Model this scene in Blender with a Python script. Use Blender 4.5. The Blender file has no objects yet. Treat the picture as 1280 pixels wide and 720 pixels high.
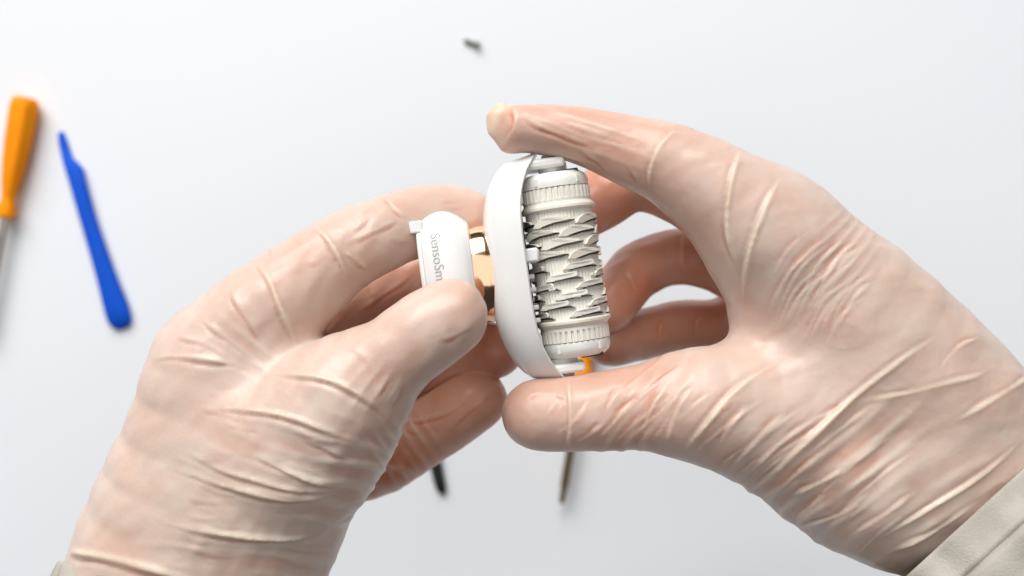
import bpy, bmesh, math, random
import numpy as np
from mathutils import Vector, Matrix
from mathutils.bvhtree import BVHTree

# ------------------------------------------------------------------ camera, world, lights, exposure
sc = bpy.context.scene
col = sc.collection
MM = 0.001
CAM_D = 275.0            # camera height above the plane of the hands (mm)
TABLE_Z = -215.0         # the desk, below the plane of the hands (mm)
Z0 = -TABLE_Z            # world height of the hands' plane (mm), desk at world z = 0

cam_d = bpy.data.cameras.new('camera')
cam = bpy.data.objects.new('camera', cam_d); col.objects.link(cam)
cam.location = (0, 0, (Z0 + CAM_D) * MM)
cam_d.sensor_width = 36.0
cam_d.lens = 36.0 * CAM_D / 256.0
cam_d.clip_start = 0.01; cam_d.clip_end = 50
cam_d.dof.use_dof = True
cam_d.dof.focus_distance = 0.266
cam_d.dof.aperture_fstop = cam_d.lens / 4.0
sc.camera = cam

world = bpy.data.worlds.new('World'); sc.world = world; world.use_nodes = True
wb = world.node_tree.nodes['Background']
wb.inputs[0].default_value = (0.96, 0.98, 1.0, 1); wb.inputs[1].default_value = 0.05

def area(name, loc, target, sx, sy, power, colr):
    l = bpy.data.lights.new(name, 'AREA'); l.shape = 'RECTANGLE'; l.size = sx; l.size_y = sy
    l.energy = power; l.color = colr
    o = bpy.data.objects.new(name, l); col.objects.link(o); o.location = loc
    o.rotation_euler = (Vector(target) - Vector(loc)).to_track_quat('-Z', 'Y').to_euler()
    return o
area('window_light', (-0.60, 1.70, 1.35), (0, 0, 0.1), 1.9, 1.3, 68.0, (1.0, 0.985, 0.96))
area('ceiling_light', (0.0, 0.25, 2.3), (0.0, 0.0, 0.0), 2.2, 2.2, 20.0, (0.97, 0.985, 1.0))

sc.render.engine = 'CYCLES'
sc.view_settings.view_transform = 'Standard'; sc.view_settings.look = 'None'
sc.view_settings.exposure = 0.0; sc.view_settings.gamma = 1.0
sc.view_settings.use_curve_mapping = False

# ------------------------------------------------------------------ helpers
def P(px, py, z=0.0):
    """photo pixel + height above the hands' plane (mm) -> world point in mm"""
    s = 0.2 * (CAM_D - z) / CAM_D
    return np.array([(px - 640) * s, (360 - py) * s, Z0 + z])

def PT(px, py, up=0.0):
    return P(px, py, TABLE_Z + up)

def new_mat(name):
    m = bpy.data.materials.new(name); m.use_nodes = True
    return m, m.node_tree, m.node_tree.nodes['Principled BSDF']

def link(nt, a, b): nt.links.new(a, b)

def noise_bump(nt, bsdf, scale, strength, dist=0.0005, detail=4, coord='Object'):
    tc = nt.nodes.new('ShaderNodeTexCoord'); n = nt.nodes.new('ShaderNodeTexNoise')
    n.inputs['Scale'].default_value = scale; n.inputs['Detail'].default_value = detail
    b = nt.nodes.new('ShaderNodeBump'); b.inputs['Strength'].default_value = strength
    b.inputs['Distance'].default_value = dist
    link(nt, tc.outputs[coord], n.inputs['Vector']); link(nt, n.outputs['Fac'], b.inputs['Height'])
    link(nt, b.outputs['Normal'], bsdf.inputs['Normal'])
    return tc, n, b

def plastic(name, c, rough=0.35, sss=0.0, var=0.04, metallic=0.0, bump=0.0, bscale=900):
    m, nt, b = new_mat(name)
    b.inputs['Roughness'].default_value = rough
    b.inputs['Metallic'].default_value = metallic
    tc = nt.nodes.new('ShaderNodeTexCoord'); n = nt.nodes.new('ShaderNodeTexNoise')
    n.inputs['Scale'].default_value = 160; n.inputs['Detail'].default_value = 5
    r = nt.nodes.new('ShaderNodeValToRGB')
    r.color_ramp.elements[0].position = 0.3; r.color_ramp.elements[1].position = 0.7
    r.color_ramp.elements[0].color = tuple(x * (1 - var) for x in c) + (1,)
    r.color_ramp.elements[1].color = tuple(min(1, x * (1 + var)) for x in c) + (1,)
    link(nt, tc.outputs['Object'], n.inputs['Vector']); link(nt, n.outputs['Fac'], r.inputs['Fac'])
    link(nt, r.outputs['Color'], b.inputs['Base Color'])
    if sss:
        b.inputs['Subsurface Weight'].default_value = sss
        b.inputs['Subsurface Radius'].default_value = (1, 0.8, 0.6)
        b.inputs['Subsurface Scale'].default_value = 0.001
    if bump:
        noise_bump(nt, b, bscale, bump, 0.0002)
    return m

M = {}
M['shell'] = plastic('white_gloss_plastic', (0.80, 0.80, 0.79), 0.22, 0.1, 0.01)
M['shell'].node_tree.nodes['Principled BSDF'].inputs['Coat Weight'].default_value = 0.3
M['cream'] = plastic('cream_plastic', (0.75, 0.70, 0.61), 0.42, 0.15, 0.06, bump=0.15)
M['cream2'] = plastic('pale_cream_plastic', (0.80, 0.765, 0.69), 0.40, 0.15, 0.05, bump=0.12)
M['ivory'] = plastic('ivory_plastic', (0.78, 0.77, 0.73), 0.35, 0.1, 0.03)
M['blade'] = plastic('dark_steel', (0.07, 0.062, 0.052), 0.42, metallic=0.6, var=0.3)
M['dark'] = plastic('dark_cavity_plastic', (0.03, 0.028, 0.026), 0.5)
M['gold'] = plastic('rose_gold_chrome', (0.94, 0.57, 0.36), 0.12, metallic=1.0, var=0.02)
M['ink'] = plastic('grey_print', (0.38, 0.38, 0.39), 0.5)
M['orange'] = plastic('orange_plastic', (1.0, 0.30, 0.0), 0.7, 0.0, 0.05)
M['blue'] = plastic('blue_plastic', (0.002, 0.085, 0.60), 0.65, 0.0, 0.06)
M['black'] = plastic('black_plastic', (0.008, 0.008, 0.009), 0.5)
M['steel'] = plastic('brushed_steel', (0.50, 0.46, 0.40), 0.32, metallic=1.0, var=0.12)
M['brown_steel'] = plastic('tarnished_brown_steel', (0.34, 0.25, 0.17), 0.4, metallic=0.9, var=0.15)
M['screw'] = plastic('zinc_screw', (0.30, 0.30, 0.25), 0.35, metallic=1.0, var=0.2)

def mesh_from(name, verts_mm, faces, mat=None, smooth=True, origin=None):
    v = np.asarray(verts_mm, float) * MM
    if origin is not None: v = v - np.asarray(origin) * MM
    me = bpy.data.meshes.new(name); me.from_pydata(v.tolist(), [], [list(map(int, f)) for f in faces])
    me.update()
    if smooth: me.polygons.foreach_set('use_smooth', [True] * len(me.polygons))
    if mat: me.materials.append(mat)
    return me

def obj(name, me, parent=None):
    o = bpy.data.objects.new(name, me); col.objects.link(o)
    if parent: o.parent = parent
    return o

def thing(name, label, cat, loc_mm, group=None):
    o = bpy.data.objects.new(name, None); col.objects.link(o)
    o.location = Vector(loc_mm) * MM; o.empty_display_size = 0.01
    o['label'] = label; o['category'] = cat
    if group: o['group'] = group
    return o

def autosmooth(o, ang=35):
    me = o.data
    bm = bmesh.new(); bm.from_mesh(me)
    for e in bm.edges:
        if len(e.link_faces) == 2 and e.calc_face_angle(0) > math.radians(ang): e.smooth = False
    for f in bm.faces: f.smooth = True
    bm.to_mesh(me); bm.free()

def bevel(o, w, seg=2):
    m = o.modifiers.new('bevel', 'BEVEL'); m.width = w * MM; m.segments = seg; m.limit_method = 'ANGLE'

def loft(rings, cap0=True, cap1=True, closed=True):
    """rings: list of (n,3) arrays -> verts, faces"""
    n = len(rings[0]); v = np.concatenate(rings); f = []
    for i in range(len(rings) - 1):
        for j in range(n if closed else n - 1):
            a = i * n + j; b = i * n + (j + 1) % n
            f.append((a, b, b + n, a + n))
    if cap0: f.append(tuple(range(n))[::-1])
    if cap1: f.append(tuple(range((len(rings) - 1) * n, len(rings) * n)))
    return v, f

def fixnormals(me):
    bm = bmesh.new(); bm.from_mesh(me); bmesh.ops.recalc_face_normals(bm, faces=bm.faces); bm.to_mesh(me); bm.free()

def catmull(pts, n):
    pts = np.asarray(pts, float); out = []
    p = np.vstack([2 * pts[0] - pts[1], pts, 2 * pts[-1] - pts[-2]])
    for i in range(1, len(p) - 2):
        for t in np.linspace(0, 1, n, endpoint=False):
            a, b, c, d = p[i - 1], p[i], p[i + 1], p[i + 2]
            out.append(0.5 * ((2 * b) + (c - a) * t + (2 * a - 5 * b + 4 * c - d) * t * t + (3 * b - a - 3 * c + d) * t ** 3))
    out.append(pts[-1]); return np.array(out)

for k_ in ('orange', 'blue'): M[k_].node_tree.nodes['Principled BSDF'].inputs['Specular IOR Level'].default_value = 0.2

# ------------------------------------------------------------------ the desk
m, nt, b = new_mat('white_desk_laminate')
b.inputs['Roughness'].default_value = 0.55
b.inputs['Specular IOR Level'].default_value = 0.3
tc, n, bp = noise_bump(nt, b, 60, 0.05, 0.001)
r = nt.nodes.new('ShaderNodeValToRGB')
r.color_ramp.elements[0].color = (0.80, 0.825, 0.86, 1); r.color_ramp.elements[1].color = (0.815, 0.84, 0.87, 1)
n2 = nt.nodes.new('ShaderNodeTexNoise'); n2.inputs['Scale'].default_value = 6
link(nt, tc.outputs['Object'], n2.inputs['Vector']); link(nt, n2.outputs['Fac'], r.inputs['Fac'])
link(nt, r.outputs['Color'], b.inputs['Base Color'])
me = mesh_from('desk', [(-1500, -1500, 0), (1500, -1500, 0), (1500, 1500, 0), (-1500, 1500, 0)], [(0, 1, 2, 3)], m, False)
desk = obj('desk_surface', me); desk['kind'] = 'structure'; desk['label'] = 'plain white matte desk top under the hands and tools'

# ------------------------------------------------------------------ epilator head
C0 = P(707, 331, 0)
EX = np.array([218, 30, 0]) / np.hypot(218, 30); EY = np.array([-30, 218, 0]) / np.hypot(218, 30); EZ = np.array([0, 0, 1.0])
def L3(u, v, w):   # local mm -> world mm
    return C0 + EX * u + EY * v + EZ * w
def LA(a):
    a = np.asarray(a, float); return C0 + a[:, :1] * EX + a[:, 1:2] * EY + a[:, 2:3] * EZ

ep = thing('epilator_head', 'white epilator head with cream tweezer roller and gold collar held between gloved hands', 'epilator', C0)

def part(name, verts_local, faces, mat, parent=ep, smooth=True, ang=35, bev=0):
    me = mesh_from(name, LA(verts_local), faces, M[mat], smooth, C0)
    fixnormals(me)
    o = obj(name, me, parent)
    if smooth: autosmooth(o, ang)
    if bev: bevel(o, bev)
    return o

def superring(u, L, W, n, N=72, v0=0.0, w0=0.0, ufun=None):
    t = np.linspace(0, 2 * np.pi, N, endpoint=False)
    c, s = np.cos(t), np.sin(t)
    v = L * np.sign(c) * np.abs(c) ** (2 / n); w = W * np.sign(s) * np.abs(s) ** (2 / n)
    uu = np.full(N, u, float) if ufun is None else ufun(v, w)
    return np.stack([uu, v + v0, w + w0], 1)

# shell: open cup with a concave rim, real wall thickness
def shell_rings(off):
    rings = []
    uback = -19.4 + off
    def prof(u):
        k = np.clip((-u - 5.0) / (19.4 - 5.0 - off), 0, 1)
        f = (1 - k ** 2.25) ** (1 / 2.25)
        return f
    us = uback + np.array([0.02, 0.12, 0.35, 0.8, 1.5, 2.5, 3.8, 5.5, 7.5])
    for u in us:
        f = max(prof(u), 0.05)
        rings.append(superring(u, (29.0 - off) * (0.25 + 0.75 * f) if f < .3 else (29.0 - off) * (0.25 + 0.75 * f), (13.0 - off) * (0.35 + 0.65 * f), 2.3))
    def rim(v, w):
        return -10.0 + 7.2 * np.abs(v / 29.0) ** 4.2 + 0.0 * w
    last = rings[-1]
    for t in (0.34, 0.67, 1.0):
        g = superring(0, 29.0 - off, 13.0 - off, 2.3)
        u = last[:, 0] * (1 - t) + rim(g[:, 1], g[:, 2]) * t
        vv = last[:, 1] * (1 - t) + g[:, 1] * t; ww = last[:, 2] * (1 - t) + g[:, 2] * t
        rings.append(np.stack([u, vv, ww], 1))
    return rings
ro = shell_rings(0.0); ri = shell_rings(1.3)
edge = [(ro[-1] + ri[-1]) / 2 + np.array([0.35, 0, 0])]
rings = ro + edge + ri[::-1]
v, f = loft(rings)
shell = part('shell', v, f, 'shell', ang=50)

# neck piece (carries the lettering) and collar
NV0 = 1.2
neck_prof = [(-34.6, 13.6, 8.4), (-34.4, 14.6, 9.4), (-34.0, 14.9, 9.7), (-33.0, 15.4, 10.2), (-31.0, 16.1, 10.8), (-28.8, 16.3, 11.2),
             (-26.8, 15.7, 11.1), (-25.2, 14.7, 10.7), (-24.1, 13.8, 10.3), (-23.3, 13.0, 9.7), (-22.8, 12.4, 9.2), (-22.6, 11.4, 8.4)]
def neck_LW(u):
    a = np.array(neck_prof); return np.interp(u, a[:, 0], a[:, 1]), np.interp(u, a[:, 0], a[:, 2])
pr = catmull(neck_prof, 3)
v, f = loft([superring(u, L, W, 2.5, 96, NV0) for u, L, W in pr])
neck = part('neck_housing', v, f, 'shell', ang=60)
# back skirt seam and clip
v, f = loft([superring(u, L, W, 2.5, 96, NV0) for u, L, W in [(-35.6, 13.0, 8.2), (-35.5, 13.9, 9.1), (-34.9, 14.3, 9.4), (-34.5, 14.2, 9.3)]])
part('skirt_rim', v, f, 'ivory', ang=60)
def boxv(u0, u1, v0, v1, w0, w1):
    return [(u, v, w) for u in (u0, u1) for v in (v0, v1) for w in (w0, w1)], [(0, 1, 3, 2), (4, 6, 7, 5), (0, 4, 5, 1), (2, 3, 7, 6), (0, 2, 6, 4), (1, 5, 7, 3)]
v, f = boxv(-36.9, -33.6, 12.5, 15.5, 1.0, 7.0); part('release_clip', v, f, 'shell', bev=0.4)
col_prof = [(-25.0, 11.8, 8.6), (-22.4, 12.2, 9.0), (-21.4, 12.3, 9.1), (-20.4, 12.3, 9.1), (-19.4, 12.2, 9.0), (-18.4, 12.0, 8.8), (-17.0, 11.6, 8.6)]
pr = catmull(col_prof, 4)
v, f = loft([superring(u, L, W, 2.0, 96, 0.6) for u, L, W in pr])
part('collar', v, f, 'gold', ang=80)

# lettering, wrapped on to the neck
cu = bpy.data.curves.new('lettering_curve', 'FONT'); cu.body = 'SensoSmart'; cu.size = 1.0; cu.resolution_u = 4
cu.space_character = 1.0; cu.offset = -0.008
to = bpy.data.objects.new('lettering_tmp', cu); col.objects.link(to)
bpy.context.view_layer.update()
tm = bpy.data.meshes.new_from_object(to.evaluated_get(bpy.context.evaluated_depsgraph_get()))
bpy.data.objects.remove(to)
bm = bmesh.new(); bm.from_mesh(tm); bmesh.ops.triangulate(bm, faces=bm.faces)
bmesh.ops.subdivide_edges(bm, edges=[e for e in bm.edges if e.calc_length() > 0.15], cuts=2); bm.to_mesh(tm); bm.free()
tv = np.array([v.co[:] for v in tm.vertices]); tf = [list(p.vertices) for p in tm.polygons]
wfull = tv[:, 0].max() - tv[:, 0].min()
k = 15.2 / wfull
sx = (tv[:, 0] - tv[:, 0].min()) * k; sy = tv[:, 1] * k * 1.08
p0 = P(541, 295) - C0; u_base = p0 @ EX; v_start = p0 @ EY
uu = u_base + sy; vv = v_start - sx
Ln, Wn = neck_LW(uu)
ww = Wn * (1 - np.clip(np.abs((vv - NV0) / Ln), 0, 1) ** 2.5) ** (1 / 2.5) + 0.14
part('lettering', np.stack([uu, vv, ww], 1), tf, 'ink', neck, smooth=False)

# roller ------------------------------------------------------------
roller = bpy.data.objects.new('roller', None)
def cyl(name, prof, mat, parent, N=64, teeth=None, axis0=(0, 0), ang=40):
    """prof: (v, r); optional tooth modulation function(theta, v)->dr"""
    t = np.linspace(0, 2 * np.pi, N, endpoint=False); rings = []
    for vv_, r_ in prof:
        rr = np.full(N, r_) + (teeth(t, vv_) if teeth else 0)
        rings.append(np.stack([axis0[0] + rr * np.cos(t), np.full(N, vv_), axis0[1] + rr * np.sin(t)], 1))
    v, f = loft(rings); return part(name, v, f, mat, parent, ang=ang)
core_t = lambda t, v: 0.10 * np.sign(np.sin(t * 60))
prof = [(-15.5, 8.25)] + [(x, 8.25) for x in np.linspace(-15, 15, 4)] + [(15.5, 8.25)]
roll = cyl('roller', prof, 'cream2', ep, 240, core_t, ang=60)
for s, nm in ((1, 'top'), (-1, 'bot')):
    # flange, gear ring, end cap
    cyl('flange', [(s * 13.2, 7.5), (s * 13.4, 9.0), (s * 13.8, 9.45), (s * 14.4, 9.4), (s * 14.8, 8.9), (s * 15.6, 8.3), (s * 15.9, 7.6)], 'cream', roll, 72)
    def tt(t, v): return np.where(np.sin(t * 36) > -0.25, 0.55, -0.05)
    cyl('gear_ring', [(s * 15.9, 7.9), (s * 15.92, 8.0), (s * 18.9, 8.0), (s * 18.95, 7.8)], 'cream2', roll, 36 * 8, tt, ang=40)
    cyl('gear_collar', [(s * 15.3, 7.6), (s * 15.4, 8.45), (s * 16.2, 8.5), (s * 16.3, 7.8)], 'cream2', roll, 72)
    cyl('end_cap', [(s * 19.0, 7.7), (s * 19.2, 8.35), (s * 20.6, 8.45), (s * 22.0, 7.9), (s * 22.8, 6.8), (s * 23.0, 5.0), (s * 23.05, 1.5)], 'ivory', roll, 72)
    for a in (50, 125, 200, 290):
        aa = math.radians(a); c_, s_ = math.cos(aa), math.sin(aa)
        vs, fs = boxv(-0.45, 0.45, 0, 1.9, 0, 0.7)
        vs = [(c_ * (7.9 + z) - s_ * x, s * (19.6 + y), s_ * (7.9 + z) + c_ * x) for x, y, z in vs]
        part('rib', vs, fs, 'ivory', roll, smooth=False, bev=0.15)
    cyl('axle', [(s * 22.9, 3.6), (s * 25.4, 3.6), (s * 25.5, 2.4), (s * 27.6, 2.4)], 'ivory', ep, 32, axis0=(0, 0) if s > 0 else (-3.8, 0))
    # dark slot in the cap
    v, f = boxv(0.5, 6.0, min(s * 22.0, s * 23.3), max(s * 22.0, s * 23.3), 1.5, 4.6)
    part('slot', v, f, 'dark', roll, bev=0.3)
    # bearing bracket between shell end and roller
    v, f = boxv(-9.0, 1.3 if s < 0 else 3.0, *sorted((s * 24.1, s * 26.6)), -5.5, 5.5)
    part('bearing_bracket', v, f, 'ivory', ep, bev=0.8)
    v, f = boxv(-11.0, -8.4, *sorted((s * 16.0, s * 21.5)), 0.5, 6.0)
    part('bracket_arm', v, f, 'ivory', ep, bev=0.6)

# tweezer lobes and blades: shared meshes, one object each
def wrap_poly(pts, r0, r1, nseg=1, inset=0.0):
    pts = np.asarray(pts, float); c = pts.mean(0)
    def ringat(r, sc_):
        q = c + (pts - c) * sc_
        th = q[:, 0] / 8.6
        return np.stack([r * np.sin(th), q[:, 1], r * np.cos(th)], 1)
    rings = [ringat(r0, 1.0), ringat(r1 - 0.25, 1.0), ringat(r1, 1.0 - inset)]
    return loft(rings)
def dens(p, n=3): 
    p = np.asarray(p, float); q = []
    for i in range(len(p)):
        a, b_ = p[i], p[(i + 1) % len(p)]
        for t in range(n): q.append(a + (b_ - a) * t / n)
    return np.array(q)
lobe_up = dens([(-5.4, -1.75), (-4.5, -0.5), (-2.9, 0.5), (-0.6, 1.0), (2.4, 1.05), (4.4, 0.85), (5.0, 0.3), (3.0, -0.05), (0.6, -0.45), (-1.8, -1.15), (-3.8, -1.85)], 2)
blade_up = dens([(-3.0, -1.75), (-1.2, -1.05), (0.9, -0.52), (3.4, -0.2), (5.4, 0.3), (5.7, 0.05), (3.6, -0.5), (0.6, -0.85), (-1.5, -1.5)], 2)
lobe_lo = dens([(-4.7, -0.55), (-3.4, 0.15), (-1.0, 0.36), (3.4, 0.5), (3.9, 0.2), (3.7, -0.2), (0.8, -0.36), (-2.4, -0.6)], 2)
blade_lo = dens([(-3.0, -1.15), (-1.8, -0.6), (1.7, -0.45), (4.1, -0.45), (5.2, -0.95), (3.4, -0.78), (0.4, -0.82), (-1.6, -0.95)], 2)
lobe_lo[:, 1] *= 1.75; blade_lo[:, 1] -= 0.15; lobe_up[:, 1] -= 0.09 * lobe_up[:, 0]; blade_up[:, 1] -= 0.09 * blade_up[:, 0]
meshes = {}
for nm, pl, r0, r1, mt, ins in (('lobe_up', lobe_up, 7.3, 9.25, 'cream', 0.08), ('lobe_lo', lobe_lo, 7.3, 9.2, 'cream2', 0.08),
                           ('blade_up', blade_up, 7.3, 9.05, 'blade', 0.02), ('blade_lo', blade_lo, 7.3, 9.1, 'blade', 0.02)):
    v, f = wrap_poly(pl, r0, r1, inset=ins)
    # local frame axes -> world directions
    w = v[:, :1] * EX + v[:, 1:2] * EY + v[:, 2:3] * EZ
    me = mesh_from(nm, w, f, M[mt]); fixnormals(me)
    bm = bmesh.new(); bm.from_mesh(me)
    for e in bm.edges:
        if len(e.link_faces) == 2 and e.calc_face_angle(0) > math.radians(42): e.smooth = False
    bm.to_mesh(me); bm.free(); meshes[nm] = me
rng = random.Random(4)
rows = [11.0, 8.2, 5.4, 2.6, -0.3, -2.7, -5.0, -7.4, -9.7, -12.0]
for i, a in enumerate(rows):
    up = i < 4
    cnt_ = 5 if up else 4
    for j in range(cnt_):
        ang_ = j * 360 / cnt_ + (i % 2) * 180 / cnt_ + i * (5 if up else 9) - 14 + rng.uniform(-3, 3)
        M3 = Matrix.Rotation(math.radians(ang_), 4, Vector(EY))
        off = Vector(EY * (a + rng.uniform(-0.15, 0.15))) * MM
        for nm, part_nm in (('lobe_up' if up else 'lobe_lo', 'tweezer_lobe'), ('blade_up' if up else 'blade_lo', 'tweezer_blade')):
            o = obj(part_nm, meshes[nm], roll); o.matrix_local = Matrix.Translation(off) @ M3
# square stubs between lower rows
vs, fs = boxv(-1.0, 1.0, -0.35, 0.35, 7.0, 9.1)
w = np.array(vs); w = w[:, :1] * EX + w[:, 1:2] * EY + w[:, 2:3] * EZ
stub = mesh_from('stub', w, fs, M['cream2'], False); fixnormals(stub)
for a, an in ((-5.6, -30), (-8.0, 8), (-3.2, 46), (-10.3, 35), (-6, 100), (-8, 160), (-4, 220), (-9, 280)):
    o = obj('stub', stub, roll); o.matrix_local = Matrix.Translation(Vector(EY * a) * MM) @ Matrix.Rotation(math.radians(an), 4, Vector(EY)); bevel(o, 0.15)
# light window / clip at the rim, side rail with small contacts
v, f = boxv(-10.6, -6.6, 1.6, 5.0, 7.5, 10.3); part('sensor_window', v, f, 'shell', ep, bev=0.5)
v, f = boxv(-8.2, -6.4, 2.0, 4.6, 7.2, 9.7); part('sensor_frame', v, f, 'ivory', ep, bev=0.3)
v, f = boxv(-12.0, -9.2, -18.5, 18.5, 0.0, 6.0); part('side_rail', v, f, 'dark', ep, bev=0.3)
for y in (-12.6, -9.4, -5.0, -1.8):
    v, f = boxv(-9.8, -8.2, y - 0.6, y + 0.6, 4.5, 7.4); part('contact', v, f, 'ivory', ep, bev=0.3)

# ------------------------------------------------------------------ gloved hands (signed distance modelling)
def smin(a, b, k):
    h = np.clip(0.5 + 0.5 * (b - a) / k, 0, 1)
    return b * (1 - h) + a * h - k * h * (1 - h)

class Field:
    def __init__(s, lo, hi, h):
        s.h = h; s.lo = np.asarray(lo, float); s.n = np.ceil((np.asarray(hi) - lo) / h).astype(int) + 1
        s.ax = [s.lo[i] + h * np.arange(s.n[i]) for i in range(3)]
    def blank(s): return np.full(s.n, 30.0, np.float32)
    def chain(s, d, pts, k=0.0, flat=None):
        """pts: (x,y,z,r) list; swept round cone, hard union inside d within the local box"""
        pts = np.asarray(pts, float)
        for a, b_ in zip(pts[:-1], pts[1:]):
            R = max(a[3], b_[3]) + 9
            i0 = np.maximum(((np.minimum(a[:3], b_[:3]) - R - s.lo) / s.h).astype(int), 0)
            i1 = np.minimum(((np.maximum(a[:3], b_[:3]) + R - s.lo) / s.h).astype(int) + 2, s.n)
            if np.any(i1 <= i0): continue
            sl = tuple(slice(i0[q], i1[q]) for q in range(3))
            X = (s.ax[0][sl[0]] - a[0]).astype(np.float32)[:, None, None]
            Y = (s.ax[1][sl[1]] - a[1]).astype(np.float32)[None, :, None]
            Z = (s.ax[2][sl[2]] - a[2]).astype(np.float32)[None, None, :]
            ba = (b_[:3] - a[:3]); L2 = ba @ ba + 1e-9
            t = np.clip((X * np.float32(ba[0]) + Y * np.float32(ba[1]) + Z * np.float32(ba[2])) / np.float32(L2), 0, 1)
            q = np.sqrt((X - t * np.float32(ba[0])) ** 2 + (Y - t * np.float32(ba[1])) ** 2 + (Z - t * np.float32(ba[2])) ** 2)
            q -= np.float32(a[3]) + t * np.float32(b_[3] - a[3])
            d[sl] = smin(d[sl], q, k) if k > 0 else np.minimum(d[sl], q)
        return d

def surface_nets(d, lo, h):
    s = d < 0
    n = np.array(d.shape)
    c = np.zeros(n - 1, np.int8)
    for i in (0, 1):
        for j in (0, 1):
            for k in (0, 1):
                c += s[i:n[0] - 1 + i, j:n[1] - 1 + j, k:n[2] - 1 + k]
    act = np.argwhere((c > 0) & (c < 8))
    idx = -np.ones(n - 1, np.int32); idx[tuple(act.T)] = np.arange(len(act))
    acc = np.zeros((len(act), 3)); cnt = np.zeros(len(act))
    for ax in range(3):
        o1, o2 = [q for q in range(3) if q != ax]
        for i in (0, 1):
            for j in (0, 1):
                p = act.copy(); p[:, o1] += i; p[:, o2] += j
                q = p.copy(); q[:, ax] += 1
                a = d[tuple(p.T)].astype(float); b_ = d[tuple(q.T)].astype(float)
                m_ = (a < 0) != (b_ < 0)
                t = np.where(m_, a / np.where(m_, a - b_, 1), 0)
                pos = p.astype(float); pos[:, ax] += t
                acc[m_] += pos[m_]; cnt[m_] += 1
    V = lo + h * acc / cnt[:, None]
    F = []
    for ax in range(3):
        o1, o2 = (ax + 1) % 3, (ax + 2) % 3
        sh0 = [slice(None)] * 3; sh1 = [slice(None)] * 3
        sh0[ax] = slice(0, -1); sh1[ax] = slice(1, None)
        A = s[tuple(sh0)]; B = s[tuple(sh1)]
        e = np.argwhere(A != B)
        ok = (e[:, o1] > 0) & (e[:, o2] > 0) & (e[:, o1] < n[o1] - 1) & (e[:, o2] < n[o2] - 1)
        e = e[ok]; flip = A[tuple(e.T)]
        q = []
        for i, j in ((1, 1), (0, 1), (0, 0), (1, 0)):
            t = e.copy(); t[:, o1] -= i; t[:, o2] -= j; q.append(idx[tuple(t.T)])
        q = np.stack(q, 1)
        q[~flip] = q[~flip][:, ::-1]
        F.append(q)
    return V, np.concatenate(F)

def vnormals(V, F):
    nn = np.cross(V[F[:, 2]] - V[F[:, 0]], V[F[:, 3]] - V[F[:, 1]])
    N = np.zeros_like(V)
    for c in range(4):
        for a in range(3): N[:, a] += np.bincount(F[:, c], nn[:, a], len(V))
    return N / (np.linalg.norm(N, axis=1, keepdims=True) + 1e-12)

def lap(V, F, it, lam=0.5):
    for _ in range(it):
        S = np.zeros_like(V); cnt = np.zeros(len(V))
        for c in range(4):
            a, b_ = F[:, c], F[:, (c + 1) % 4]
            for x in range(3): S[:, x] += np.bincount(a, V[b_, x], len(V)) 
            cnt += np.bincount(a, minlength=len(V))
        V = V + lam * (S / np.maximum(cnt, 1)[:, None] - V)
    return V

def waves(V, seed, scale, n=9):
    g = np.random.default_rng(seed); out = np.zeros(len(V))
    for i in range(n):
        k = g.normal(size=3); k /= np.linalg.norm(k)
        out += np.sin(V @ k * (2 * np.pi / scale) * g.uniform(0.6, 1.6) + g.uniform(0, 6.28) + 1.5 * np.sin(V @ g.normal(size=3) / scale * 1.7))
    return out / np.sqrt(n)

# latex over skin: the tight parts let the pink skin show, the lifted folds are plain cream latex
gm, nt, b = new_mat('latex_glove_over_skin')
at = nt.nodes.new('ShaderNodeAttribute'); at.attribute_name = 'lift'
fl = nt.nodes.new('ShaderNodeAttribute'); fl.attribute_name = 'flush_shade'
tcg = nt.nodes.new('ShaderNodeTexCoord')
n1 = nt.nodes.new('ShaderNodeTexNoise'); n1.inputs['Scale'].default_value = 70; n1.inputs['Detail'].default_value = 5; n1.inputs['Roughness'].default_value = 0.6
link(nt, tcg.outputs['Object'], n1.inputs['Vector'])
mr = nt.nodes.new('ShaderNodeMapRange'); mr.inputs[1].default_value = 0.35; mr.inputs[2].default_value = 0.68
mr.inputs[3].default_value = -0.10; mr.inputs[4].default_value = 0.10
link(nt, n1.outputs['Fac'], mr.inputs[0])
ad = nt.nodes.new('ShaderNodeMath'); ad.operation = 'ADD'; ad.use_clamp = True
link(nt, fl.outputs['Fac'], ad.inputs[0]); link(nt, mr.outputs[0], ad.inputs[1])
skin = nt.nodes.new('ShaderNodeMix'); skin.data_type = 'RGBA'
skin.inputs['A'].default_value = (0.675, 0.557, 0.48, 1); skin.inputs['B'].default_value = (0.56, 0.225, 0.13, 1)  # B: flushed skin, deepened to paint in the red shade of the inner fingers
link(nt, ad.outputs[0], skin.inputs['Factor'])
mx = nt.nodes.new('ShaderNodeMix'); mx.data_type = 'RGBA'
mx.inputs['B'].default_value = (0.75, 0.66, 0.50, 1)
link(nt, skin.outputs['Result'], mx.inputs['A']); link(nt, at.outputs['Fac'], mx.inputs['Factor'])
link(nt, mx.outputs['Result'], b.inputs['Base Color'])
b.inputs['Roughness'].default_value = 0.38
b.inputs['Specular IOR Level'].default_value = 0.42
b.inputs['Subsurface Weight'].default_value = 0.5
b.inputs['Subsurface Radius'].default_value = (1.0, 0.35, 0.2)
b.inputs['Subsurface Scale'].default_value = 0.0045
b.inputs['Coat Weight'].default_value = 0.16; b.inputs['Coat Roughness'].default_value = 0.27; b.inputs['Coat IOR'].default_value = 1.45
nb = nt.nodes.new('ShaderNodeTexNoise'); nb.inputs['Scale'].default_value = 420; nb.inputs['Detail'].default_value = 6
link(nt, tcg.outputs['Object'], nb.inputs['Vector'])
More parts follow.
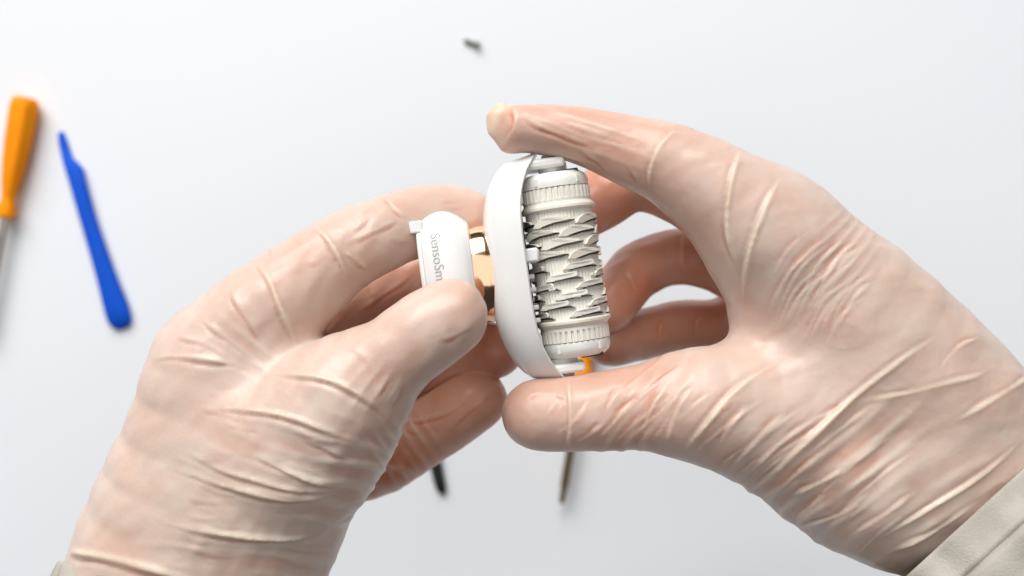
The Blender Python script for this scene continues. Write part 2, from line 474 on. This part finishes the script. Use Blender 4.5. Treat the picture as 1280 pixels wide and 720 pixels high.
bp = nt.nodes.new('ShaderNodeBump'); bp.inputs['Strength'].default_value = 0.22; bp.inputs['Distance'].default_value = 0.0006
link(nt, nb.outputs['Fac'], bp.inputs['Height']); link(nt, bp.outputs['Normal'], b.inputs['Normal'])

def X(px, py, z, r):      # joint: pixel, height, radius in photo pixels -> (x,y,z,r) mm
    p = P(px, py, z); return (p[0], p[1], p[2], r * 0.2 * (CAM_D - z) / CAM_D)

def build_hand(root, palm, fingers, ridges, extra, lo, hi, h, seed, tip=None, flatten=False, gathers=()):
    fd = Field(lo, hi, h)
    dp = fd.blank()
    for ch, k in palm:
        one = fd.blank(); fd.chain(one, catmull(ch, 3), 0.0)
        dp = smin(dp, one, k)
    res = dp.copy()
    for ch, kroot in fingers:
        df = fd.blank()
        c = catmull(ch, 5)
        fd.chain(df, c, 0.8)
        res = np.minimum(res, smin(dp, df, kroot))
    for ch, k in extra: fd.chain(res, ch, k)
    V, F = surface_nets(res, fd.lo, h)
    del res, dp
    V = lap(V, F, 3)
    if flatten:   # the empty end of the glove finger is pinched flat
        x1, x0 = P(606, 150, 3)[0], P(640, 150, 3)[0]
        k_ = np.clip((x0 - V[:, 0]) / (x0 - x1), 0, 1) * (V[:, 1] > 20)
        V[:, 2] = Z0 + 3 + (V[:, 2] - Z0 - 3) * (1 - 0.75 * k_)
    N = vnormals(V, F)
    # soft unevenness of the film
    V = V + N * (0.12 * waves(V, seed, 17) + 0.08 * waves(V, seed + 1, 7))[:, None]
    rg = np.maximum(0, 1 - np.abs(waves(V, seed + 2, 15)) * 2.4) ** 2 * np.clip(0.5 + waves(V, seed + 3, 40), 0, 1.2)
    V = V + N * (0.05 * rg)[:, None]
    N = vnormals(V, F)
    bvh = BVHTree.FromPolygons(V.tolist(), F.tolist())
    cam_p = np.array([0, 0, Z0 + CAM_D])
    lift = np.zeros(len(V)); disp = np.zeros(len(V))
    def cast(poly, step=2.0):
        pts = []; c = catmull(poly, 8)
        for px, py in c:
            q = P(px, py, 0); dvec = q - cam_p; dvec /= np.linalg.norm(dvec)
            hit = bvh.ray_cast(Vector(cam_p), Vector(dvec))
            if hit[0] is not None: pts.append(np.array(hit[0]))
        if len(pts) < 3: return None
        return np.array(pts)
    for poly, amp, wid, cream in ridges:
        pl = cast(poly)
        if pl is None: continue
        seg = np.linalg.norm(np.diff(pl, axis=0), axis=1)
        keep = np.concatenate([[True], seg < 9]); pl = pl[keep]
        if len(pl) < 3: continue
        cum = np.concatenate([[0], np.cumsum(np.linalg.norm(np.diff(pl, axis=0), axis=1))])
        tt_ = np.linspace(0, cum[-1], max(6, int(cum[-1] / 0.5)))
        pl = np.stack([np.interp(tt_, cum, pl[:, a]) for a in range(3)], 1)
        for _ in range(12): pl[1:-1] = (pl[:-2] + 2 * pl[1:-1] + pl[2:]) / 4
        R = wid * (9 if amp > .55 else 4.5)
        sel = np.where(np.all((V > pl.min(0) - R) & (V < pl.max(0) + R), axis=1))[0]
        if len(sel) == 0: continue
        D = np.full(len(sel), 1e9); I = np.zeros(len(sel), int)
        for j in range(0, len(pl)):
            dd = ((V[sel] - pl[j]) ** 2).sum(1); m_ = dd < D; D[m_] = dd[m_]; I[m_] = j
        D = np.sqrt(D); ok = D < R; sel, D, I = sel[ok], D[ok], I[ok]
        tan = np.gradient(pl, axis=0); tan /= np.linalg.norm(tan, axis=1, keepdims=True) + 1e-9
        side = np.cross(tan[I], N[sel]); sg = np.einsum('ij,ij->i', side, V[sel] - pl[I])
        end = np.einsum('ij,ij->i', tan[I], V[sel] - pl[I])
        lat = np.sqrt(np.maximum(D ** 2, sg ** 2)) * np.sign(sg)
        u = I / (len(pl) - 1); tap = np.clip(np.minimum(u, 1 - u) * 3, 0, 1); tap = tap * tap * (3 - 2 * tap)
        tap = tap * (0.8 + 0.2 * np.sin(u * 9 + amp * 7 + seed))
        wv_ = wid * 0.78 * (0.75 + 0.35 * np.sin(u * 6.0 + wid * 40) ** 2)
        wv_ = wv_ * (0.45 + 0.55 * tap)
        rid = np.where(lat > 0, np.exp(-(lat / (0.75 * wv_)) ** 2), 0.6 * np.exp(-(lat / wv_) ** 2) + 0.4 * np.exp(-np.abs(lat) / (1.9 * wv_)))
        gro = np.exp(-((np.abs(lat) - 1.7 * wv_) / (0.8 * wv_)) ** 2) * np.where(lat > 0, 0.55, 0.05)
        disp[sel] += amp * tap * (rid - gro)
        if amp > .55: disp[sel] += 0.45 * amp * tap * np.exp(-(lat / (3.6 * wid)) ** 2)
        lift[sel] = np.maximum(lift[sel], 0.66 * min(cream, 1.05) ** 1.8 * tap ** 1.5 * np.where(lat > 0, np.exp(-(lat / (wv_ * .8)) ** 2), np.exp(-(lat / (wv_ * 1.2)) ** 2)))
    # gathers: trains of soft folds where the film bunches up
    kz = CAM_D / (CAM_D - (V[:, 2] - Z0)); qx = 640 + V[:, 0] / 0.2 * kz; qy = 360 - V[:, 1] / 0.2 * kz
    for (cx, cy, rx, ry, ang, wl, amp, fan) in gathers:
        ca, sa = math.cos(ang), math.sin(ang)
        al = (qx - cx) * ca + (qy - cy) * sa; ac = -(qx - cx) * sa + (qy - cy) * ca
        mk = np.clip(1.25 - np.sqrt((al / rx) ** 2 + (ac / ry) ** 2), 0, 1); mk = mk * mk * (3 - 2 * mk) * (N[:, 2] > -0.3)
        ph = ac * (1 + fan * al / rx) / wl * 2 * np.pi + 1.1 * waves(V, seed + 9, 34) + 0.0022 * al * al / wl
        wv2 = 0.5 + 0.5 * np.sin(ph)
        fold_ = wv2 ** 3 * (0.65 + 0.45 * np.clip(waves(V, seed + 12, 22), -1, 1))
        disp += 0.8 * amp * mk * (fold_ - 0.3)
        lift = np.maximum(lift, 0.45 * mk * np.clip(fold_ - 0.35, 0, 1))
    V = lap(V + N * disp[:, None], F, 1, 0.5)
    # fingers flushed more than the back; inner ones also get reddish shade as colour
    flush_shade = np.zeros(len(V))
    for (ch, k), fw in zip(fingers, FLUSH_SHADE[flatten]):
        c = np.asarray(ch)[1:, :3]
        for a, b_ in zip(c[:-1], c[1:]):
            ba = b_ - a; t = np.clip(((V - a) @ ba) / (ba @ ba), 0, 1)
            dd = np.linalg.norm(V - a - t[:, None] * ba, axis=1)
            flush_shade = np.maximum(flush_shade, fw * np.clip(1.9 - dd / 9.0, 0, 1))
    flush_shade = 0.20 + 0.62 * flush_shade + np.clip(-disp, 0, .3) * 1.8 + 0.06 * waves(V, seed + 5, 30)
    if tip is not None:
        for (c, r, amt) in tip:
            dd = np.linalg.norm(V - np.asarray(c)[:3], axis=1)
            lift = np.maximum(lift, amt * np.clip((r - dd) / 1.6, 0, 1))
    me = bpy.data.meshes.new('glove')
    vv = (V - np.array(root.location) / MM) * MM
    me.vertices.add(len(V)); me.vertices.foreach_set('co', vv.astype(np.float32).ravel())
    me.loops.add(F.size); me.loops.foreach_set('vertex_index', F.astype(np.int32).ravel())
    me.polygons.add(len(F)); me.polygons.foreach_set('loop_start', (np.arange(len(F)) * 4).astype(np.int32))
    me.polygons.foreach_set('loop_total', np.full(len(F), 4, np.int32))
    me.polygons.foreach_set('use_smooth', np.ones(len(F), bool))
    me.update(calc_edges=True); me.validate()
    for nm, arr in (('lift', lift), ('flush_shade', np.clip(flush_shade, 0, 1))):
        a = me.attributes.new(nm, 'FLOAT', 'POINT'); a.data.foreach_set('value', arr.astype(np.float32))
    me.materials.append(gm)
    print('glove', len(V), 'verts')
    return obj('glove', me, root)

VOX = 0.52
FLUSH_SHADE = [[0.32, 1.0, 1.0, 0.95, 0.10], [0.42, 1.0, 1.0, 0.95, 0.42]]   # index, middle, ring, little finger, thumb; middle to little include painted red shade
# ---- left hand
lh = thing('gloved_hand', 'left hand in wrinkled cream latex glove gripping the lettered white neck of the epilator', 'gloved hand',
           P(245, 740, -10), 'gloved hands holding the epilator')
palm = [([X(140, 1010, -8, 128), X(204, 740, -6, 124), X(238, 600, -3, 104), X(272, 460, 0, 70)], 8),
        ([X(215, 1010, -8, 128), X(290, 740, -6, 110), X(333, 615, -4, 112), X(390, 555, 6, 84), X(438, 492, 14, 62)], 10),
        ([X(250, 740, -16, 80), X(300, 470, -18, 74)], 8),
        ([X(270, 720, -22, 75), X(320, 490, -34, 72)], 8),
        ([X(290, 700, -26, 70), X(350, 530, -48, 66)], 8),
        ([X(282, 505, 2, 68), X(345, 512, 6, 66), X(410, 515, 11, 58)], 14),
        ([X(262, 640, 0, 84), X(330, 580, 4, 80)], 12)]
fingers = [([X(268, 458, 0, 72), X(330, 395, 4, 66), X(420, 322, 3, 50), X(470, 296, 0, 46), X(530, 276, -6, 42), X(572, 274, -10, 39), X(590, 282, -12, 36)], 7),       # index
           ([X(300, 470, -18, 64), X(360, 420, -22, 50), X(430, 375, -28, 46), X(520, 350, -32, 42), X(585, 352, -30, 38), X(606, 362, -28, 36)], 5),
           ([X(320, 490, -34, 60), X(420, 470, -40, 46), X(510, 455, -38, 43), X(590, 440, -32, 38), X(622, 438, -28, 33)], 5),
           ([X(350, 530, -48, 62), X(400, 570, -46, 50), X(462, 578, -42, 45), X(535, 538, -34, 41), X(585, 507, -28, 38), X(600, 498, -26, 33)], 5),
           ([X(390, 555, 6, 84), X(440, 492, 13, 64), X(500, 440, 18, 51), X(540, 411, 19, 50), X(560, 398, 19, 46), X(565, 395, 19, 43)], 8)]        # thumb
R_ = [([(192, 449), (215, 446), (260, 450), (312, 459)], .7, .9, 1),
      ([(318, 325), (336, 350), (350, 385), (362, 412), (374, 440)], .9, .95, 1),
      ([(286, 360), (300, 385), (318, 412), (332, 436)], .45, .7, .5),
      ([(385, 281), (408, 298), (424, 325), (432, 345), (434, 362)], .9, .75, 1),
      ([(425, 312), (440, 321), (462, 338)], .5, .9, .9),
      ([(430, 306), (470, 288), (502, 272)], .45, .8, .4),
      ([(482, 246), (496, 262), (512, 276)], .5, .8, .5),
      ([(335, 467), (400, 473), (440, 488), (468, 507), (490, 527)], .9, .95, .9),
      ([(255, 510), (320, 514), (370, 524), (415, 541), (464, 558)], .95, .95, .95),
      ([(222, 558), (270, 585), (320, 600), (370, 612), (420, 611), (442, 598)], .85, .85, .95),
      ([(203, 580), (250, 598), (300, 612), (350, 623), (400, 622), (437, 606)], .85, .9, .9),
      ([(308, 563), (350, 585), (400, 604), (438, 608)], .8, .8, .9),
      ([(185, 646), (230, 660), (300, 670), (360, 673), (405, 663), (434, 640)], .95, 1.0, 1),
      ([(378, 548), (410, 562), (438, 574)], .6, .8, .5),
      ([(70, 690), (110, 693), (150, 701), (215, 718), (270, 735)], 1.4, 1.6, 1.2),
      ([(545, 427), (570, 419), (594, 405)], .35, .7, .3),
      ([(248, 396), (290, 428), (328, 457)], .4, .7, .4),
      ([(215, 420), (250, 428), (296, 452)], .35, .7, .3),
      ([(488, 528), (520, 526), (560, 515), (602, 488)], .5, .7, .45),
      ([(490, 536), (520, 540), (552, 552)], .5, .7, .3),
      ([(466, 560), (478, 585), (488, 604)], .4, .5, .3), ([(482, 552), (495, 575), (508, 592)], .4, .5, .3), ([(505, 548), (517, 565), (530, 578)], .35, .5, .2),
      ([(560, 540), (585, 515), (618, 492)], .35, .5, .3),
      
      ([(470, 500), (480, 480), (490, 470)], .35, .6, .3), ([(488, 512), (500, 488), (505, 475)], .35, .6, .3),
      ([(430, 430), (455, 445), (470, 470)], .2, .9, .2),
      ([(440, 395), (470, 375), (520, 340)], .4, .8, .3), ([(400, 425), (430, 395), (445, 380)], .4, .7, .4), ([(450, 350), (470, 370), (490, 385)], .4, .7, .3),
      ([(520, 500), (560, 470), (630, 452)], .4, .7, .3), ([(600, 420), (625, 440), (640, 455)], .35, .6, .3)]
g = np.random.default_rng(11)
for i in range(26):    # faint creases following the pull of the film towards the heel of the thumb
    x0, y0 = g.uniform(200, 400), g.uniform(500, 690); l = g.uniform(40, 110)
    R_.append(([(x0, y0), (x0 + l * .5, y0 + l * .17), (x0 + l, y0 + l * g.uniform(.1, .35))], g.uniform(.10, .25), g.uniform(.5, .9), g.uniform(.0, .25)))
for i in range(14):
    x0, y0 = g.uniform(330, 560), 0; t = (x0 - 330) / 230; y0 = 330 - 85 * t + g.uniform(-25, 35); l = g.uniform(15, 45); a = g.uniform(-1, 1.4)
    R_.append(([(x0, y0), (x0 + l * .5 * math.cos(a), y0 + l * .5 * math.sin(a) + 3), (x0 + l * math.cos(a), y0 + l * math.sin(a))], g.uniform(.12, .3), g.uniform(.45, .8), g.uniform(0, .3)))
lo = P(20, 780, -70); lo[2] = Z0 - 70
build_hand(lh, palm, fingers, R_, [], (-122, -122, Z0 - 68), (4, 30, Z0 + 36), VOX, 3, 
           gathers=[(395, 590, 150, 75, 0.20, 27, .75, .25), (330, 690, 160, 40, 0.05, 24, .45, 0), (505, 560, 60, 50, 1.0, 15, .4, 0), (470, 490, 40, 40, -1.0, 16, .45, 0), (290, 430, 70, 40, .6, 20, .35, .2)])

# ---- right hand
rh = thing('gloved_hand', 'right hand in wrinkled cream latex glove and grey sleeve pinching the epilator shell', 'gloved hand',
           P(1230, 640, -15), 'gloved hands holding the epilator')
palm = [([X(1420, 765, 6, 112), X(1250, 600, -12, 108), X(1165, 505, -6, 112), X(1060, 380, 0, 92), X(965, 298, 2, 76)], 8),
        ([X(1400, 790, 6, 108), X(1206, 634, -10, 112), X(1080, 588, -6, 108), X(960, 524, 0, 80), X(880, 506, 4, 62)], 10),
        ([X(1180, 570, -18, 75), X(960, 312, -18, 70)], 8),
        ([X(1180, 570, -24, 70), X(968, 330, -36, 66)], 8),
        ([X(1180, 580, -28, 65), X(985, 365, -52, 60)], 8),
        ([X(990, 395, -4, 72), X(1040, 470, -4, 90), X(1010, 470, -4, 70)], 12)]
fingers = [([X(965, 298, 2, 76), X(905, 248, 5, 64), X(838, 206, 5, 49), X(790, 190, 4, 43), X(720, 168, 3, 34), X(665, 161, 3, 29), X(645, 160, 3, 27)], 8),      # index
           ([X(960, 312, -18, 68), X(900, 262, -22, 50), X(840, 228, -26, 46), X(790, 222, -28, 42), X(755, 246, -26, 38), X(736, 262, -22, 33)], 6),
           ([X(968, 330, -36, 64), X(900, 328, -40, 37), X(845, 321, -42, 34), X(798, 338, -40, 34), X(772, 368, -34, 33), X(760, 386, -30, 30)], 6),
           ([X(985, 365, -52, 58), X(910, 402, -52, 33), X(850, 407, -50, 31), X(800, 419, -44, 31), X(768, 426, -38, 30), X(756, 428, -36, 28)], 6),
           ([X(960, 520, 0, 78), X(880, 508, 4, 62), X(810, 508, 5, 53), X(750, 515, 5, 48), X(690, 518, 4, 44), X(668, 519, 4, 41)], 9)]     # thumb
extra = [([X(640, 166, 3, 26), X(626, 158, 3, 17), X(622, 148, 3, 13), X(627, 136, 3, 7), X(628, 131, 3, 3)], 1.2), ([X(627, 136, 3, 6), X(650, 144, 3, 8)], 1.2)]
R_ = [([(848, 160), (826, 180), (813, 210), (812, 244)], .8, .65, 1),
      ([(926, 186), (913, 230), (908, 270), (914, 310), (932, 356)], .95, .95, 1),
      ([(978, 218), (957, 258), (941, 300), (933, 340), (928, 385)], 1.0, 1.1, 1),
      ([(1182, 413), (1124, 452), (1064, 498), (1020, 540), (989, 569), (946, 603)], 1.0, .95, 1),
      ([(1244, 455), (1220, 470), (1185, 478), (1130, 492), (1066, 503)], .6, .7, .8),
      ([(1228, 420), (1200, 432), (1182, 450), (1174, 470)], .45, .6, .6),
      ([(1288, 470), (1240, 500), (1182, 534)], .7, .8, .9),
      ([(1288, 538), (1250, 575), (1215, 602), (1159, 636), (1083, 683)], 1.0, .85, .95),
      ([(1225, 625), (1168, 663), (1102, 694)], .9, .8, .95),
      ([(1064, 583), (1027, 602), (984, 622)], .7, .8, .7),
      ([(1093, 607), (1055, 640), (998, 660)], .8, .8, .8),
      ([(1150, 610), (1110, 640), (1060, 672)], .6, .8, .6),
      ([(975, 451), (930, 480), (890, 520), (852, 569)], .95, 1.0, 1.1),
      ([(708, 468), (712, 500), (713, 530), (709, 563)], .75, .7, .9),
      ([(1062, 505), (1020, 525), (985, 548)], .5, .8, .4), ([(1100, 500), (1040, 545), (1000, 580)], .5, .8, .4),
      ([(940, 500), (915, 530), (895, 562)], .5, .9, .5), ([(990, 510), (950, 545), (915, 585)], .5, .8, .5), ([(1020, 520), (970, 560), (935, 595)], .5, .8, .5),
      ([(870, 480), (845, 515), (832, 560)], .6, .8, .8), ([(835, 480), (815, 510), (800, 548)], .5, .7, .6), ([(800, 490), (775, 520), (745, 552)], .5, .7, .6),
      ([(780, 480), (765, 500), (755, 520)], .4, .7, .4), ([(740, 490), (725, 520), (690, 548)], .35, .7, .4), ([(760, 525), (735, 545), (715, 556)], .4, .7, .5),
      ([(655, 505), (662, 494), (680, 490)], .3, .6, .2), ([(690, 492), (706, 497), (712, 506)], .3, .6, .2),
      ([(652, 142), (668, 155), (700, 168), (745, 185)], .55, .8, .5), ([(690, 150), (740, 165), (790, 180)], .4, .9, .3), ([(720, 185), (745, 200), (765, 222)], .4, .7, .4),
      ([(640, 132), (646, 146), (640, 165), (630, 180)], .5, .7, .8),
      ([(853, 285), (852, 315), (856, 355)], .6, .7, .6), ([(781, 335), (789, 350), (797, 368)], .55, .7, .5), ([(780, 222), (784, 238), (783, 262)], .5, .6, .4),
      ([(828, 395), (826, 412), (818, 432)], .45, .6, .3), ([(875, 388), (872, 405), (866, 425)], .45, .6, .3),
      ([(780, 205), (795, 220), (800, 240)], .35, .6, .3), ([(690, 190), (720, 200), (750, 208)], .3, .6, .2)]
g = np.random.default_rng(21)
for i in range(20):   # stretch lines fanning from the first knuckle
    x0, y0 = g.uniform(1010, 1100), 0; y0 = 250 + (x0 - 1010) * .75 + g.uniform(0, 70); l = g.uniform(60, 150)
    R_.append(([(x0, y0), (x0 - l * .36, y0 + l * .30), (x0 - l * .62, y0 + l * .78)], g.uniform(.2, .45), g.uniform(.5, .8), g.uniform(.1, .55)))
for i in range(24):   # pull lines across the thumb side
    t = g.uniform(0, 1); x0 = 860 + 290 * t; y0 = 480 + 120 * t + g.uniform(-60, 60); l = g.uniform(70, 190)
    R_.append(([(x0, y0), (x0 - l * .42, y0 + l * .32), (x0 - l * .78, y0 + l * .66)], g.uniform(.2, .55), g.uniform(.4, .75), g.uniform(.0, .6)))
for i in range(12):
    x0, y0 = g.uniform(690, 850), g.uniform(470, 530); l = g.uniform(20, 45)
    R_.append(([(x0, y0), (x0 - l * .3, y0 + l * .5), (x0 - l * .7, y0 + l)], g.uniform(.12, .3), g.uniform(.45, .7), g.uniform(.0, .4)))
tipc = P(622, 146, 3)
build_hand(rh, palm, fingers, R_, extra, (-12, -122, Z0 - 72), (152, 52, Z0 + 36), VOX, 8, tip=[(P(610, 152, 3), 4.2, .55), (P(628, 131, 3), 3.8, .55)], flatten=True,
           gathers=[(1030, 600, 150, 95, -0.68, 26, .8, -.25), (800, 520, 110, 48, -0.95, 20, .45, 0), (1040, 330, 100, 55, -0.85, 15, .35, .3), (1180, 640, 120, 60, -.6, 30, .6, 0), (740, 170, 90, 30, .35, 17, .35, 0)])

# sleeves ------------------------------------------------------------
sm, nt, b = new_mat('grey_cotton_sleeve')
b.inputs['Roughness'].default_value = 0.9; b.inputs['Specular IOR Level'].default_value = 0.1
tc = nt.nodes.new('ShaderNodeTexCoord')
wv = nt.nodes.new('ShaderNodeTexNoise'); wv.inputs['Scale'].default_value = 1600; wv.inputs['Detail'].default_value = 3
nz = nt.nodes.new('ShaderNodeTexNoise'); nz.inputs['Scale'].default_value = 90; nz.inputs['Detail'].default_value = 4
link(nt, tc.outputs['Object'], wv.inputs['Vector']); link(nt, tc.outputs['Object'], nz.inputs['Vector'])
rr = nt.nodes.new('ShaderNodeValToRGB'); rr.color_ramp.elements[0].color = (0.36, 0.335, 0.285, 1); rr.color_ramp.elements[1].color = (0.50, 0.465, 0.41, 1)
rr.color_ramp.elements[0].position = .3; rr.color_ramp.elements[1].position = .7
link(nt, nz.outputs['Fac'], rr.inputs['Fac']); link(nt, rr.outputs['Color'], b.inputs['Base Color'])
bp = nt.nodes.new('ShaderNodeBump'); bp.inputs['Strength'].default_value = .5; bp.inputs['Distance'].default_value = .0004
link(nt, wv.outputs['Fac'], bp.inputs['Height']); link(nt, bp.outputs['Normal'], b.inputs['Normal'])
def sleeve(root, c0, dirv, ra, rb, length, seed):
    dirv = np.asarray(dirv, float); dirv /= np.linalg.norm(dirv)
    side = np.cross([0, 0, 1], dirv); side /= np.linalg.norm(side); up = np.cross(dirv, side)
    t = np.linspace(0, 2 * np.pi, 140, endpoint=False); g = np.random.default_rng(seed)
    ph = g.uniform(0, 6.28, 6)
    def ring(s, off):
        q = 0.9 * np.sin(3 * t + ph[0] + s * .05) + 0.6 * np.sin(7 * t + ph[1] - s * .11) + 0.55 * np.sin(17 * t + ph[2] + 0.6 * np.sin(s * .2))
        q = q + 1.3 * np.sin(s * .33 + 2.6 * np.sin(2 * t + ph[3]) + 1.3 * np.sin(5 * t + ph[4])) * min(1, s / 12)
        if 8.2 < s < 9.6: q = q - 0.9
        if s >= 9.0: q = q + 0.9
        a, b_ = ra + s * 0.07 + q + off, rb + s * 0.07 + q + off
        return c0 + dirv * s + np.outer(a * np.cos(t), side) + np.outer(b_ * np.sin(t), up)
    ss = [0.3, 0.0, 0.15, 0.8] + list(np.arange(1.6, 8.0, 0.8)) + [8.1, 8.3, 8.6, 8.95, 9.05, 9.4, 9.65, 10.2] + list(np.arange(11, length, 1.2))
    rings = [ring(x, -1.6) for x in (6, 3, 1.0)] + [ring(0.3, -1.2), ring(0.0, -0.7), ring(0.1, -0.2)] + [ring(x, 0) for x in ss[3:]]
    v, f = loft(rings, False, False)
    org = np.array(root.location) / MM
    me = mesh_from('sleeve', v, f, sm, True, org); fixnormals(me)
    return obj('sleeve', me, root)
d = P(1400, 828) - P(1228, 640)
d = d / np.linalg.norm(d) + np.array([0, 0, 0.45]); d /= np.linalg.norm(d)
sd = np.cross([0, 0, 1], d); sd /= np.linalg.norm(sd)
sleeve(rh, P(1214, 645, 17) - np.cross(d, sd) * 31, d, 36, 31, 80, 5)
d = P(165, 1010) - P(235, 760)
d = d / np.linalg.norm(d) + np.array([0, 0, 0.35]); d /= np.linalg.norm(d)
sd = np.cross([0, 0, 1], d); sd /= np.linalg.norm(sd)
sleeve(lh, P(222, 742, 22) - np.cross(d, sd) * 32, d, 37.5, 32, 60, 6)

# ------------------------------------------------------------------ tools on the desk
def lathe_tool(name, p0, p1, prof, mat, root, flat=1.0, N=40, lobes=0):
    """prof: (t along mm, r mm) from p0 to p1 direction"""
    d_ = np.asarray(p1) - np.asarray(p0); d_ /= np.linalg.norm(d_)
    side = np.cross([0, 0, 1], d_); side /= np.linalg.norm(side); up = np.cross(d_, side)
    t = np.linspace(0, 2 * np.pi, N, endpoint=False); rings = []
    for s, r_, lb in prof:
        rr_ = r_ * (1 + lb * np.cos(6 * t))
        rings.append(p0 + d_ * s + np.outer(rr_ * np.cos(t), side) + np.outer(rr_ * np.sin(t) * flat, up))
    v, f = loft(rings)
    me = mesh_from(name, v, f, M[mat], True, np.array(root.location) / MM); fixnormals(me)
    o = obj(name, me, root); autosmooth(o, 40); return o

def screwdriver(label, top, tipdir, shaft_len, hs=1.0, sm_='steel'):
    a = PT(*top, 6.0); b_ = PT(*tipdir, 6.0)
    rt = thing('screwdriver', label, 'screwdriver', (a[0], a[1], 0), 'orange screwdrivers lying on the desk')
    hp = [(0, 3.6, 0), (0.6, 5.0, .03), (2, 5.8, .05), (6, 6.0, .06), (20, 5.7, .06), (30, 5.0, .05), (38, 4.1, .03), (43, 3.1, 0), (46, 2.9, 0), (48, 3.6, 0), (51, 4.3, 0), (53, 4.2, 0), (54, 3.0, 0)]
    hp = [(x * hs, y, z) for x, y, z in hp]
    lathe_tool('handle', a, b_, hp, 'orange', rt)
    d_ = b_ - a; d_ /= np.linalg.norm(d_)
    sp = [(0, 1.9, 0), (shaft_len * .86, 1.9, 0), (shaft_len * .88, 1.4, 0), (shaft_len - .6, 1.2, 0), (shaft_len, .9, 0)]
    lathe_tool('shaft', a + d_ * 53.5 * hs, b_ + d_ * 60, sp, sm_, rt, N=24)
    return rt
screwdriver('orange handled screwdriver lying beside the blue pry tool, clear of both hands', (32, 122), (6, 272), 55)
screwdriver('orange handled screwdriver mostly hidden under the right hand with brown steel tip showing', (748, 352), (702, 628), 56, 0.8, 'brown_steel')

# blue pry tool: flat tapered bar with a stepped thin tip
def bar_tool(name, label, cat, path, mat, up0=0.2):
    """path: list of (px,py, half width mm, thickness mm)"""
    pts = [PT(x, y, up0) for x, y, _, _ in path]
    rt = thing(name, label, cat, (pts[-1][0], pts[-1][1], 0))
    d_ = pts[-1] - pts[0]; d_ /= np.linalg.norm(d_); side = np.cross([0, 0, 1], d_); side /= np.linalg.norm(side)
    rings = []; n = 20; t = np.linspace(0, 2 * np.pi, n, endpoint=False)
    for p, (x, y, hw, th) in zip(pts, path):
        c, s = np.cos(t), np.sin(t); ee = 2 / 3.4
        w = hw * np.sign(c) * np.abs(c) ** ee; z = th / 2 * np.sign(s) * np.abs(s) ** ee
        rings.append(p + np.outer(w, side) + np.outer(z + th / 2, [0, 0, 1]))
    v, f = loft(rings)
    me = mesh_from('body', v, f, M[mat], True, np.array(rt.location) / MM); fixnormals(me)
    o = obj('body', me, rt); autosmooth(o, 45); return rt
bar_tool('pry_tool', 'blue plastic pry tool with stepped thin tip lying beside orange screwdriver', 'pry tool',
         [(76, 165, .9, .6), (77, 168, 1.6, .9), (80, 180, 2.1, 1.4), (86, 200, 2.3, 2.2), (91, 206, 3.1, 3.6), (96, 214, 3.7, 4.4), (103, 240, 3.5, 4.6), (112, 272, 3.4, 4.6),
          (124, 310, 3.7, 4.6), (135, 345, 4.2, 4.6), (143, 370, 4.9, 4.6), (148, 386, 5.4, 4.4), (151, 397, 5.3, 4.0), (153, 404, 4.6, 3.2), (155, 409, 3.2, 2.0), (155.5, 410.5, 1.5, 1.0)], 'blue')
bar_tool('spudger', 'black plastic stick with rounded end poking out below the left hand', 'spudger',
         [(496, 370, 1.2, 1.0), (499, 382, 2.4, 2.0), (512, 440, 2.9, 3.2), (531, 520, 3.0, 3.6), (543, 570, 2.8, 3.6), (549.5, 600, 2.5, 3.4), (552, 610, 2.2, 3.0), (553.5, 615, 1.5, 2.2), (554, 617.5, .7, 1.0)], 'black')

# small countersunk screw with threads
a = PT(579.5, 50.5, 1.0); b_ = PT(598, 56.5, 1.6)
rt = thing('screw', 'tiny silver countersunk screw lying alone on the white desk', 'screw', (a[0], a[1], 0))
L = np.linalg.norm(b_ - a)
prof = [(0, .3, 0), (.4, .8, 0)]
s = .5
while s < L - 1.6: prof += [(s, .75, 0), (s + .2, 1.05, 0), (s + .4, .75, 0)]; s += .45
prof += [(L - 1.4, .9, 0), (L - .3, 1.9, 0), (L, 2.0, 0), (L + .15, 1.7, 0)]
lathe_tool('shank', a, b_, prof, 'screw', rt, N=24)
